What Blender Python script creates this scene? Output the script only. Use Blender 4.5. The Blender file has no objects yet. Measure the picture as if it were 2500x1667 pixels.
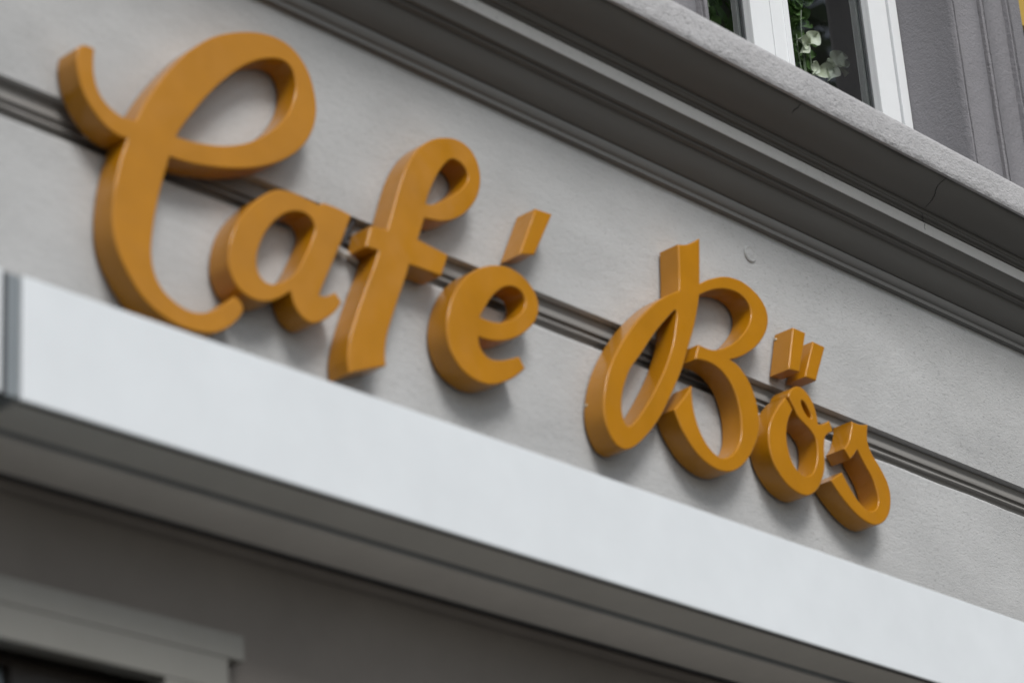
import bpy, bmesh, math, random
from mathutils import Vector, Matrix, noise
from mathutils.bvhtree import BVHTree

random.seed(7)
scene = bpy.context.scene
COL = scene.collection

# ------------------------------------------------------------------ camera
FPX = 6798.4229                      # focal length in photo pixels (photo 2500 x 1667)
CX, CY = 1250.0, 833.5
RX = Vector((0.68664877, -0.72413714, -0.06433407))   # camera right, in world axes
RD = Vector((0.26271303, 0.32967521, -0.90680545))    # camera down
RF = Vector((0.67786085, 0.60575545, 0.41661134))     # camera forward
CAM = Vector((0.0, -4.3, 1.65))
cam_data = bpy.data.cameras.new('camera')
cam = bpy.data.objects.new('camera', cam_data)
COL.objects.link(cam)
m = Matrix.Identity(4)
for i in range(3):
    m[i][0] = RX[i]; m[i][1] = -RD[i]; m[i][2] = -RF[i]; m[i][3] = CAM[i]
cam.matrix_world = m
cam_data.sensor_fit = 'HORIZONTAL'
cam_data.sensor_width = 36.0
cam_data.lens = FPX / 2500.0 * 36.0
cam_data.clip_start = 0.1
cam_data.clip_end = 1000.0
cam_data.dof.use_dof = True
cam_data.dof.focus_distance = 9.0
cam_data.dof.aperture_fstop = 2.0
scene.camera = cam

# ------------------------------------------------------------------ sky, sun, exposure
SUN_EL, SUN_AZ = math.radians(48), math.radians(202)   # overcast glow, high, in front of the facade and to its left
world = bpy.data.worlds.new('World'); scene.world = world
world.use_nodes = True
nt = world.node_tree; nt.nodes.clear()
sky = nt.nodes.new('ShaderNodeTexSky'); sky.sky_type = 'NISHITA'; sky.sun_disc = False
sky.sun_elevation = SUN_EL; sky.sun_rotation = SUN_AZ
sky.air_density = 1.3; sky.dust_density = 2.0; sky.ozone_density = 1.0
hs = nt.nodes.new('ShaderNodeHueSaturation'); hs.inputs['Saturation'].default_value = 0.5
bg = nt.nodes.new('ShaderNodeBackground'); bg.inputs['Strength'].default_value = 0.09
wo = nt.nodes.new('ShaderNodeOutputWorld')
nt.links.new(sky.outputs[0], hs.inputs['Color']); nt.links.new(hs.outputs[0], bg.inputs[0]); nt.links.new(bg.outputs[0], wo.inputs[0])
sun_data = bpy.data.lights.new('sun', 'SUN'); sun_data.energy = 1.5; sun_data.angle = math.radians(20); sun_data.color = (1.0, 0.99, 0.975)
sun = bpy.data.objects.new('sun', sun_data); COL.objects.link(sun)
sd = Vector((math.sin(SUN_AZ) * math.cos(SUN_EL), math.cos(SUN_AZ) * math.cos(SUN_EL), math.sin(SUN_EL)))
sun.rotation_euler = (-sd).to_track_quat('-Z', 'Y').to_euler()
sun.location = (-6, -10, 15)
vs = scene.view_settings
vs.view_transform = 'Standard'; vs.look = 'None'; vs.gamma = 1.0; vs.use_curve_mapping = False
vs.exposure = 0.50

# ------------------------------------------------------------------ pixel -> place
def ray(x, y):
    return RX * (x - CX) + RD * (y - CY) + RF * FPX
def on(x, y, Y):
    """point of the vertical plane at wall depth Y that the photo shows at pixel x, y"""
    d = ray(x, y)
    return CAM + d * ((Y - CAM.y) / d.y)

# ------------------------------------------------------------------ helpers
def tag(o, label=None, cat=None, group=None, kind=None):
    if label: o['label'] = label
    if cat: o['category'] = cat
    if group: o['group'] = group
    if kind: o['kind'] = kind
    return o
def empty(name, loc=(0, 0, 0)):
    o = bpy.data.objects.new(name, None); COL.objects.link(o); o.location = loc
    o.empty_display_size = 0.1
    return o
def link(name, me, mat, parent=None):
    o = bpy.data.objects.new(name, me); COL.objects.link(o)
    if mat is not None:
        me.materials.clear(); me.materials.append(mat)
    if parent is not None:
        par = parent; off = Vector((0, 0, 0))
        while par is not None:
            off += par.location; par = par.parent
        o.parent = parent; o.location = -off      # mesh data is in world metres
    return o
def smooth(me, ang=35):
    for p in me.polygons: p.use_smooth = True
    me.set_sharp_from_angle(angle=math.radians(ang))
def obj_bm(name, bm, mat, parent=None, sm=None):
    bmesh.ops.recalc_face_normals(bm, faces=bm.faces)
    me = bpy.data.meshes.new(name); bm.to_mesh(me); bm.free()
    if sm: smooth(me, sm)
    o = link(name, me, mat, parent)
    if sm:
        wn = o.modifiers.new('face_weighted_normals', 'WEIGHTED_NORMAL'); wn.keep_sharp = True; wn.weight = 100
    return o
def add_box(bm, x0, x1, y0, y1, z0, z1, bev=0.0):
    vs_ = [bm.verts.new((x, y, z)) for x in (x0, x1) for y in (y0, y1) for z in (z0, z1)]
    fs = []
    for q in ((0, 1, 3, 2), (4, 6, 7, 5), (0, 4, 5, 1), (2, 3, 7, 6), (0, 2, 6, 4), (1, 5, 7, 3)):
        fs.append(bm.faces.new([vs_[i] for i in q]))
    if bev > 0:
        es = list({e for f_ in fs for e in f_.edges})
        bmesh.ops.bevel(bm, geom=es, offset=bev, segments=2, affect='EDGES', profile=0.6)
    return vs_
def box(name, x0, x1, y0, y1, z0, z1, mat, parent=None, bev=0.0):
    bm = bmesh.new(); add_box(bm, x0, x1, y0, y1, z0, z1, bev)
    return obj_bm(name, bm, mat, parent, 40 if bev else None)
def extrude_profile(name, pts, xs, mat, parent, sm=30, jitter=None, closed=True):
    """pts: (Y, Z) outline; swept along X through the stations xs"""
    bm = bmesh.new(); rows = []
    for x in xs:
        row = []
        for k, (y, z) in enumerate(pts):
            v = Vector((x, y, z))
            if jitter: v = jitter(v, k)
            row.append(bm.verts.new(v))
        rows.append(row)
    n = len(pts)
    for a, b in zip(rows[:-1], rows[1:]):
        for k in range(n if closed else n - 1):
            bm.faces.new((a[k], a[(k + 1) % n], b[(k + 1) % n], b[k]))
    if closed:
        bm.faces.new(rows[0]); bm.faces.new(rows[-1][::-1])
    return obj_bm(name, bm, mat, parent, sm)
def tube(bm, pts, rad, seg=8):
    pts = [Vector(p) for p in pts]; rings = []
    for i, p in enumerate(pts):
        d = (pts[min(i + 1, len(pts) - 1)] - pts[max(i - 1, 0)]).normalized()
        a = d.cross(Vector((0.3, 0.2, 1))).normalized(); b = d.cross(a)
        r = rad[i] if isinstance(rad, (list, tuple)) else rad
        rings.append([bm.verts.new(p + (a * math.cos(t) + b * math.sin(t)) * r) for t in [2 * math.pi * k / seg for k in range(seg)]])
    for A, B in zip(rings[:-1], rings[1:]):
        for k in range(seg): bm.faces.new((A[k], A[(k + 1) % seg], B[(k + 1) % seg], B[k]))
    bm.faces.new(rings[0][::-1]); bm.faces.new(rings[-1])
def frange(a, b, step):
    n = max(1, int(round((b - a) / step))); return [a + (b - a) * i / n for i in range(n + 1)]

# ------------------------------------------------------------------ materials
def new_mat(name):
    mt = bpy.data.materials.new(name); mt.use_nodes = True
    return mt, mt.node_tree, mt.node_tree.nodes['Principled BSDF']
def N(t, kind, **kw):
    n = t.nodes.new(kind)
    for k, v in kw.items():
        if k in n.inputs: n.inputs[k].default_value = v
        else: setattr(n, k, v)
    return n
def ramp(t, src, p0, c0, p1, c1):
    r = t.nodes.new('ShaderNodeValToRGB')
    r.color_ramp.elements[0].position = p0; r.color_ramp.elements[0].color = c0
    r.color_ramp.elements[1].position = p1; r.color_ramp.elements[1].color = c1
    t.links.new(src, r.inputs[0]); return r
def g(v): return (v, v, v, 1)
def plaster(name, base, fine=0.5, coarse=0.35, pits=0.4, rough=0.85, mott=0.10, stretch=(1, 1, 1), fleck=0.0):
    mt, t, p = new_mat(name)
    tc = N(t, 'ShaderNodeTexCoord'); mp = N(t, 'ShaderNodeMapping'); mp.inputs['Scale'].default_value = stretch
    t.links.new(tc.outputs['Object'], mp.inputs[0]); v = mp.outputs[0]
    n1 = N(t, 'ShaderNodeTexNoise', Scale=2.3, Detail=6.0, Roughness=0.6); t.links.new(v, n1.inputs['Vector'])
    n2 = N(t, 'ShaderNodeTexNoise', Scale=38.0, Detail=8.0, Roughness=0.62); t.links.new(v, n2.inputs['Vector'])
    n3 = N(t, 'ShaderNodeTexNoise', Scale=120.0, Detail=4.0, Roughness=0.6); t.links.new(v, n3.inputs['Vector'])
    vo = N(t, 'ShaderNodeTexVoronoi', Scale=70.0); t.links.new(v, vo.inputs['Vector'])
    n4 = N(t, 'ShaderNodeTexNoise', Scale=9.0, Detail=3.0); t.links.new(v, n4.inputs['Vector'])
    lo = tuple(c * (1 - mott) for c in base) + (1,); hi = tuple(min(1, c * (1 + mott)) for c in base) + (1,)
    r1 = ramp(t, n1.outputs['Fac'], 0.3, lo, 0.7, hi)
    # small dirty pits, only where the slower noise allows
    pr = ramp(t, vo.outputs['Distance'], 0.05, g(1), 0.16, g(0))
    pm = ramp(t, n4.outputs['Fac'], 0.54, g(0), 0.66, g(1))
    mu = N(t, 'ShaderNodeMath', operation='MULTIPLY'); t.links.new(pr.outputs[0], mu.inputs[0]); t.links.new(pm.outputs[0], mu.inputs[1])
    mu2 = N(t, 'ShaderNodeMath', operation='MULTIPLY'); t.links.new(mu.outputs[0], mu2.inputs[0]); mu2.inputs[1].default_value = 0.55 * pits
    mx = N(t, 'ShaderNodeMix', data_type='RGBA'); t.links.new(mu2.outputs[0], mx.inputs[0]); t.links.new(r1.outputs[0], mx.inputs[6])
    mx.inputs[7].default_value = tuple(c * 0.35 for c in base) + (1,)
    # fine flecks drawn out along the wall, denser where the slow noise is high
    mp2 = N(t, 'ShaderNodeMapping'); mp2.inputs['Scale'].default_value = (0.55, 1.0, 1.3); t.links.new(tc.outputs['Object'], mp2.inputs[0])
    n5 = N(t, 'ShaderNodeTexNoise', Scale=105.0, Detail=3.0, Roughness=0.7); t.links.new(mp2.outputs[0], n5.inputs['Vector'])
    n6 = N(t, 'ShaderNodeTexNoise', Scale=1.7, Detail=4.0); t.links.new(mp2.outputs[0], n6.inputs['Vector'])
    f1 = ramp(t, n5.outputs['Fac'], 0.57, g(0), 0.69, g(1)); f2 = ramp(t, n6.outputs['Fac'], 0.35, g(0.25), 0.65, g(1))
    fm = N(t, 'ShaderNodeMath', operation='MULTIPLY'); t.links.new(f1.outputs[0], fm.inputs[0]); t.links.new(f2.outputs[0], fm.inputs[1])
    fm2 = N(t, 'ShaderNodeMath', operation='MULTIPLY'); t.links.new(fm.outputs[0], fm2.inputs[0]); fm2.inputs[1].default_value = fleck
    mxf = N(t, 'ShaderNodeMix', data_type='RGBA'); t.links.new(fm2.outputs[0], mxf.inputs[0]); t.links.new(mx.outputs[2], mxf.inputs[6]); mxf.inputs[7].default_value = tuple(c * 0.45 for c in base) + (1,)
    t.links.new(mxf.outputs[2], p.inputs['Base Color'])
    p.inputs['Roughness'].default_value = rough
    a1 = N(t, 'ShaderNodeMath', operation='MULTIPLY'); t.links.new(n2.outputs['Fac'], a1.inputs[0]); a1.inputs[1].default_value = coarse
    a2 = N(t, 'ShaderNodeMath', operation='MULTIPLY'); t.links.new(n3.outputs['Fac'], a2.inputs[0]); a2.inputs[1].default_value = fine
    a3 = N(t, 'ShaderNodeMath', operation='ADD'); t.links.new(a1.outputs[0], a3.inputs[0]); t.links.new(a2.outputs[0], a3.inputs[1])
    a4 = N(t, 'ShaderNodeMath', operation='MULTIPLY'); t.links.new(mu.outputs[0], a4.inputs[0]); a4.inputs[1].default_value = -pits
    a6 = N(t, 'ShaderNodeMath', operation='MULTIPLY_ADD'); t.links.new(fm.outputs[0], a6.inputs[0]); a6.inputs[1].default_value = -1.2 * fleck; t.links.new(a3.outputs[0], a6.inputs[2])
    a5 = N(t, 'ShaderNodeMath', operation='ADD'); t.links.new(a6.outputs[0], a5.inputs[0]); t.links.new(a4.outputs[0], a5.inputs[1])
    bp = N(t, 'ShaderNodeBump', Strength=0.6, Distance=0.004); t.links.new(a5.outputs[0], bp.inputs['Height'])
    t.links.new(bp.outputs[0], p.inputs['Normal'])
    return mt
def paint(name, base, rough=0.35, coat=0.0, wob=0.0, spec=0.5, dirt=0.05, metallic=0.0):
    mt, t, p = new_mat(name)
    tc = N(t, 'ShaderNodeTexCoord')
    n1 = N(t, 'ShaderNodeTexNoise', Scale=5.0, Detail=5.0, Roughness=0.6); t.links.new(tc.outputs['Object'], n1.inputs['Vector'])
    r1 = ramp(t, n1.outputs['Fac'], 0.3, tuple(c * (1 - dirt) for c in base) + (1,), 0.7, tuple(min(1, c * (1 + dirt * 0.6)) for c in base) + (1,))
    t.links.new(r1.outputs[0], p.inputs['Base Color'])
    n2 = N(t, 'ShaderNodeTexNoise', Scale=30.0, Detail=5.0); t.links.new(tc.outputs['Object'], n2.inputs['Vector'])
    r2 = ramp(t, n2.outputs['Fac'], 0.3, g(rough * 0.8), 0.75, g(min(1, rough * 1.3))); t.links.new(r2.outputs[0], p.inputs['Roughness'])
    p.inputs['Specular IOR Level'].default_value = spec
    p.inputs['Coat Weight'].default_value = coat; p.inputs['Coat Roughness'].default_value = 0.14
    p.inputs['Metallic'].default_value = metallic
    if wob:
        n3 = N(t, 'ShaderNodeTexNoise', Scale=7.0, Detail=1.5); t.links.new(tc.outputs['Object'], n3.inputs['Vector'])
        n4 = N(t, 'ShaderNodeTexNoise', Scale=260.0, Detail=2.0); t.links.new(tc.outputs['Object'], n4.inputs['Vector'])
        s4 = N(t, 'ShaderNodeMath', operation='MULTIPLY_ADD'); t.links.new(n4.outputs['Fac'], s4.inputs[0]); s4.inputs[1].default_value = 0.006; t.links.new(n3.outputs['Fac'], s4.inputs[2])
        bp = N(t, 'ShaderNodeBump', Strength=wob, Distance=0.02); t.links.new(s4.outputs[0], bp.inputs['Height'])
        t.links.new(bp.outputs[0], p.inputs['Normal']); t.links.new(bp.outputs[0], p.inputs['Coat Normal'])
    return mt
def glass(name, tint=(0.96, 0.98, 0.97), ior=1.9):
    mt, t, p = new_mat(name); t.nodes.remove(p)
    out = t.nodes['Material Output']
    fr0 = N(t, 'ShaderNodeFresnel', IOR=ior); ge = N(t, 'ShaderNodeNewGeometry'); fr = N(t, 'ShaderNodeMath', operation='MULTIPLY_ADD')   # both faces of the thin pane reflect once
    inv = N(t, 'ShaderNodeMath', operation='SUBTRACT'); inv.inputs[0].default_value = 1.0; t.links.new(ge.outputs['Backfacing'], inv.inputs[1])
    t.links.new(fr0.outputs[0], fr.inputs[0]); t.links.new(inv.outputs[0], fr.inputs[1]); fr.inputs[2].default_value = 0.0; tr = N(t, 'ShaderNodeBsdfTransparent', Color=tint + (1,))
    gl = N(t, 'ShaderNodeBsdfGlossy', Roughness=0.01); mx = N(t, 'ShaderNodeMixShader')
    t.links.new(fr.outputs[0], mx.inputs[0]); t.links.new(tr.outputs[0], mx.inputs[1]); t.links.new(gl.outputs[0], mx.inputs[2])
    t.links.new(mx.outputs[0], out.inputs['Surface'])
    return mt

M = {}
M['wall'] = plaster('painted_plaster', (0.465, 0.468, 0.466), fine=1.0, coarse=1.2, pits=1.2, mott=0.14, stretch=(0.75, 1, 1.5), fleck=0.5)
M['groove'] = plaster('shade_toned_groove_plaster', (0.22, 0.212, 0.20), fine=0.12, coarse=0.25, pits=0.15, mott=0.10, stretch=(0.35, 1, 1))  # base darkened to put the shade of the recess into the colour
M['pale'] = plaster('light_lifted_fascia_plaster', (0.66, 0.655, 0.64), fine=0.4, coarse=0.5, pits=0.4, mott=0.10, stretch=(0.4, 1, 1), fleck=0.3)  # fascia base raised to paint in light it loses under the slab
M['mould_shade'] = plaster('shade_toned_cornice_plaster', (0.15, 0.146, 0.137), fine=0.12, coarse=0.25, pits=0.15, mott=0.10, stretch=(0.35, 1, 1))  # cornice undersides: shade worked into a darker base than the wall
M['mould'] = plaster('shade_toned_bead_plaster', (0.19, 0.188, 0.18), fine=0.12, coarse=0.25, pits=0.15, mott=0.08, stretch=(0.35, 1, 1))  # bead base also lowered to carry painted shade
M['slab'] = plaster('rough_cornice_render', (0.47, 0.465, 0.47), fine=2.2, coarse=2.0, pits=0.9, fleck=0.7, mott=0.10, stretch=(0.8, 1, 1.2))
M['pier'] = plaster('mauve_grey_render', (0.205, 0.20, 0.212), fine=1.4, coarse=1.5, pits=0.6, fleck=0.3, mott=0.09, rough=0.75)
M['trim'] = paint('grey_beige_trim_paint', (0.215, 0.21, 0.19), rough=0.5)
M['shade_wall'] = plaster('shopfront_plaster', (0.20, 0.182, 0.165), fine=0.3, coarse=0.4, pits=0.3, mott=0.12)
M['white'] = paint('white_coated_metal', (0.77, 0.805, 0.83), rough=0.4, wob=0.03, dirt=0.035)
M['soffit'] = paint('grey_coated_metal', (0.72, 0.72, 0.68), rough=0.45, dirt=0.06)
M['lip'] = paint('pale_grey_lip_metal', (0.84, 0.82, 0.77), rough=0.5, dirt=0.06)
M['seam'] = paint('grey_seam_metal', (0.22, 0.245, 0.26), rough=0.4)
M['bounce_cut'] = paint('bounce_cut_sheet', (0.10, 0.10, 0.10), rough=0.7, dirt=0.3)  # dark tone chosen to soak up bounce from the box top
M['black'] = paint('matt_black', (0.02, 0.02, 0.022), rough=0.6)
M['orange'] = paint('ochre_orange_gloss_paint', (0.47, 0.195, 0.003), rough=0.45, coat=0.6, spec=0.2, wob=0.30, dirt=0.10)
M['pvc'] = paint('white_window_plastic', (0.80, 0.82, 0.83), rough=0.6, dirt=0.02)
M['gasket'] = paint('grey_window_gasket', (0.07, 0.075, 0.08), rough=0.5)
M['spacer'] = paint('grey_glazing_spacer', (0.16, 0.165, 0.17), rough=0.45, metallic=0.3)
M['glass'] = glass('window_glass')
M['room'] = plaster('room_wall_paint', (0.22, 0.21, 0.2), fine=0.05, coarse=0.1, pits=0.0)
M['screw'] = paint('zinc_screw', (0.55, 0.53, 0.42), rough=0.35, metallic=0.7)
M['cable'] = paint('black_cable_sheath', (0.025, 0.025, 0.028), rough=0.45)
M['plug'] = paint('white_connector_plastic', (0.62, 0.62, 0.60), rough=0.5)
M['ochre'] = paint('ochre_board_paint', (0.50, 0.33, 0.06), rough=0.5)
M['brown'] = paint('dark_brown_wood_paint', (0.02, 0.013, 0.009), rough=0.45)

# ------------------------------------------------------------------ the street
def sheet(name, x0, x1, y0, y1, z, mat):
    bm = bmesh.new(); vs_ = [bm.verts.new(p) for p in ((x0, y0, z), (x1, y0, z), (x1, y1, z), (x0, y1, z))]; bm.faces.new(vs_)
    return tag(obj_bm(name, bm, mat), kind='structure')
M['asphalt'] = plaster('asphalt', (0.045, 0.045, 0.047), fine=0.9, coarse=0.5, pits=0.2)
M['earth'] = plaster('bare_ground', (0.07, 0.065, 0.055), fine=0.9, coarse=0.9, pits=0.2)
M['paving'] = plaster('pavement_concrete', (0.12, 0.114, 0.106), fine=0.6, coarse=0.5, pits=0.4)
sheet('ground', -150, 150, -150, 150, -0.15, M['earth'])
sheet('road', -150, 150, -12.5, -4.9, -0.12, M['asphalt'])
for nm, y0, y1 in (('pavement', -4.9, 0.0), ('far_pavement', -16.5, -12.5)):
    bm = bmesh.new(); add_box(bm, -60, 60, y0, y1, -0.16, 0.0)
    tag(obj_bm(nm, bm, M['paving']), kind='structure')

# ------------------------------------------------------------------ the building
ZC = CAM.z
XA, XB = -2.5, 12.5
bld = empty('cafe_building', (0, 0.15, 0))
tag(bld, 'grey plastered building front with stepped cornice above the orange lettering', 'building')
Z_FR0, Z_FR1 = 3.1341 + ZC, 3.6329 + ZC          # frieze between groove and cornice
Z_LO1 = 3.036 + ZC                                # top of the wall below the groove
Z_BOX0, Z_BOX1 = 2.2003 + ZC, 2.4695 + ZC         # awning box
Y_BOX = -0.3175
box('frieze_wall', XA, XB, 0.0, 0.35, Z_FR0, Z_FR1 + 0.03, M['wall'], bld)
# wall below the groove: rounded upper arris
pts = [(0.35, Z_BOX0 - 0.005), (0.0, Z_BOX0 - 0.005), (0.0, Z_LO1 - 0.012), (0.002, Z_LO1 - 0.005), (0.006, Z_LO1 - 0.001), (0.012, Z_LO1), (0.35, Z_LO1)]
def wavy(v, k):
    n_ = noise.noise(Vector((v.x * 5, v.y * 3, v.z * 3))) * 0.0035 + noise.noise(Vector((v.x * 23, v.y, v.z))) * 0.0012
    return Vector((v.x, v.y, v.z + (n_ if k in (3, 4, 5, 6) else 0)))
extrude_profile('lower_wall', pts, frange(XA, XB, 0.03), M['wall'], bld, 50, wavy)
# groove moulding in the recess
def zr(y, Y): # height above camera of photo row y at column 2250, at wall depth Y
    d = ray(2250, y); return CAM.z + d.z / d.y * (Y - CAM.y)
gp = [(0.10, Z_FR0 - 0.0015), (0.0245, Z_FR0 - 0.0015), (0.0245, zr(1116, .0245)), (0.021, zr(1119, .021)), (0.018, zr(1124, .018)), (0.0165, zr(1127, .0165)), (0.0175, zr(1131, .0175)),
      (0.027, zr(1131, .0175) - 0.0005), (0.027, zr(1141, .027)), (0.017, zr(1142, .017)), (0.0155, zr(1144.5, .0155)), (0.017, zr(1147, .017)), (0.031, zr(1147, .017)), (0.031, Z_LO1 - 0.03), (0.10, Z_LO1 - 0.03)]
def gj(v, k):
    n_ = noise.noise(Vector((v.x * 6, v.y * 30, v.z * 9 + k))) * 0.0018
    return Vector((v.x, v.y + n_, v.z + n_ * 0.6)) if 2 <= k <= 12 else v
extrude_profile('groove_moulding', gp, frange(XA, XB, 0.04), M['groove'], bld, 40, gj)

# cornice
def zc(y, Y):
    d = ray(1950, y); return CAM.z + d.z / d.y * (Y - CAM.y)
def yh(y, z):    # wall depth where the photo row y meets height z
    d = ray(1950, y); return CAM.y + (z - CAM.z) / (d.z / d.y)
cor = empty('cornice', (0, 0, 0)); cor.parent = bld; cor.location = -Vector(bld.location)
back = 0.05
def arc(p, q, bulge, n=8):
    """curve from p to q; bulge > 0 hollows towards the wall and up"""
    p, q = Vector(p), Vector(q); d = q - p; nn = Vector((-d.y, d.x))
    return [tuple(p + d * (i / n) + nn * bulge * 4 * (i / n) * (1 - i / n)) for i in range(n + 1)]
def cj(amp, lock=()):
    def f_(v, k):
        n_ = noise.noise(Vector((v.x * 4.0, v.y * 9, v.z * 9))) * amp + noise.noise(Vector((v.x * 17, v.y * 20, v.z * 20))) * amp * 0.35
        return v if k in lock else Vector((v.x, v.y + n_, v.z + n_ * 0.7))
    return f_
xs = frange(XA, 4.0, 0.08)[:-1] + frange(4.0, 9.0, 0.03)[:-1] + frange(9.0, XB, 0.1)
z0 = Z_FR1
y1 = yh(600, z0)
pA = [(back, z0), (y1, z0), (y1, zc(591, y1))]
y2 = y1 - 0.0125; z2 = zc(575, y2)
pA += arc(pA[-1], (y2, z2), 0.12, 5)[1:] + [(y2 - 0.001, (z2 + zc(565, y2)) / 2), (y2, zc(565, y2)), (back, zc(565, y2))]
extrude_profile('bead_moulding', pA, xs, M['mould'], cor, 40, cj(0.0012, (0, len(pA) - 1)))
zb = zc(565, y2); y3 = -0.086; z3 = zc(488, y3)
pB = [(back, zb + .0005)] + arc((y2 + 0.004, zb + .0005), (y3, z3), 0.10, 10)
y4 = yh(476, z3 + 0.002); z4 = zc(470, y4); y5 = yh(460, z4)
pB += [(y3, z3 + 0.002), (y4, z3 + 0.002), (y4, z4), (back, z4)]
extrude_profile('cove_moulding', pB, xs, M['mould_shade'], cor, 40, cj(0.0014, (0, len(pB) - 1)))
y6 = y5 - 0.024; z6 = zc(419, y6); z7 = zc(392, y6)
pC = [(back, z4 + .0005)] + arc((y5, z4 + .0005), (y6, z6), -0.10, 6) + [(back, z6)]
extrude_profile('ovolo_moulding', pC, xs, M['mould_shade'], cor, 40, cj(0.0012, (0, len(pC) - 1)))
pC2 = [(back, z6 + .0005), (y6 - 0.0015, z6 + .0005), (y6 - 0.0035, z6 + 0.004), (y6 - 0.0035, z7 - 0.003), (y6 - 0.0015, z7), (back, z7)]
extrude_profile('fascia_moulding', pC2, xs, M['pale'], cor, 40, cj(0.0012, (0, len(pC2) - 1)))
y8 = yh(377, z7 + .0005); z8 = zc(370, y8); z9 = zc(361, y8)
pD = [(back, z7 + .0005), (y8 + 0.012, z7 + .0005), (y8 + 0.012, z7 + 0.006), (y8, z7 + 0.006), (y8, z8), (y8 - .004, z8 + .001), (y8 - .004, z9), (back, z9)]
extrude_profile('fillet_moulding', pD, xs, M['mould_shade'], cor, 30, cj(0.0010, (0, len(pD) - 1)))
y10 = -0.297; z10 = zc(239, y10)
pE = [(back, z9 + .0005)] + arc((y8 + .001, z9 + .0005), (y10 + 0.012, z10 + 0.004), 0.13, 12) + [(y10 + 0.012, z10 + 0.02), (back, z10 + 0.02)]
extrude_profile('soffit_moulding', pE, xs, M['mould_shade'], cor, 40, cj(0.0016, (0, len(pE) - 1)))
# top slab: rough, chipped render
y11 = -0.3025; z11 = zc(224, y11); z12 = zc(164, y11)
nf = 7
pF = [(back, z10 + .0205), (y10 + 0.012, z10 + .0205), (y10 + 0.011, z10 + 0.001), (y10, z10), (y10 - 0.004, (z10 + z11) / 2), (y11, z11)]
pF += [(y11 - 0.001 * math.sin(i / nf * 3.1), z11 + (z12 - z11) * i / nf) for i in range(1, nf)]
pF += [(y11 + 0.002, z12 - 0.002), (y11 + 0.006, z12), (-0.15, z12 + 0.02), (back, z12 + 0.035)]
def slabj(v, k):
    if k in (0, len(pF) - 1, 1): return v
    a = noise.noise(Vector((v.x * 7, v.z * 8, 1.3))) * 0.0028 + noise.noise(Vector((v.x * 31, v.z * 40, 4.0))) * 0.0016 + noise.noise(Vector((v.x * 80, v.z * 90, 7.0))) * 0.0009
    c_ = 0.0
    if 2 <= k <= 5:
        ch = max(0.0, noise.noise(Vector((v.x * 3.3, 11.0, 2.0))) - 0.22); c_ = ch * 0.02 * (0.6 + noise.noise(Vector((v.x * 40, 3, 1))))
    return Vector((v.x, v.y + a + c_, v.z + a * 0.8 + c_ * 0.8))
xsl = frange(XA, 4.6, 0.06)[:-1] + frange(4.6, 8.6, 0.008)[:-1] + frange(8.6, XB, 0.06)
extrude_profile('top_slab', pF, xsl, M['slab'], cor, 60, slabj)
Z_CT = z12

# hairline crack running across the soffit, with its dark edges
bpy.context.view_layer.update()
dg_ = bpy.context.evaluated_depsgraph_get()
def on_surface(px, py):
    h = scene.ray_cast(dg_, CAM, ray(px, py).normalized())
    return h[1] + h[2] * 0.0003 if h[0] else None
for path in ([(1862, 1128), (1835, 1152), (1803, 1180), (1788, 1215), (1780, 1250), (1758, 1285), (1737, 1308), (1716, 1330)], [(1700, 1352), (1704, 1390), (1716, 1430), (1722, 1480)], [(925, 665), (905, 690), (880, 705), (868, 735)]):
    pts_ = []
    for (a_, b_), (a2, b2) in zip(path[:-1], path[1:]):
        for k in range(4):
            t = k / 4; q = on_surface(1600 + (a_ + (a2 - a_) * t) / 2.6133 + 1.2 * math.sin(k * 2.3 + a_), (b_ + (b2 - b_) * t) / 2.6133)
            if q is not None: pts_.append(q)
    bm = bmesh.new(); tube(bm, pts_, [0.0004 + 0.0011 * math.sin(math.pi * min(1, (i + 1) / len(pts_))) for i in range(len(pts_))], 5)
    obj_bm('crack', bm, M['black'], cor)

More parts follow.
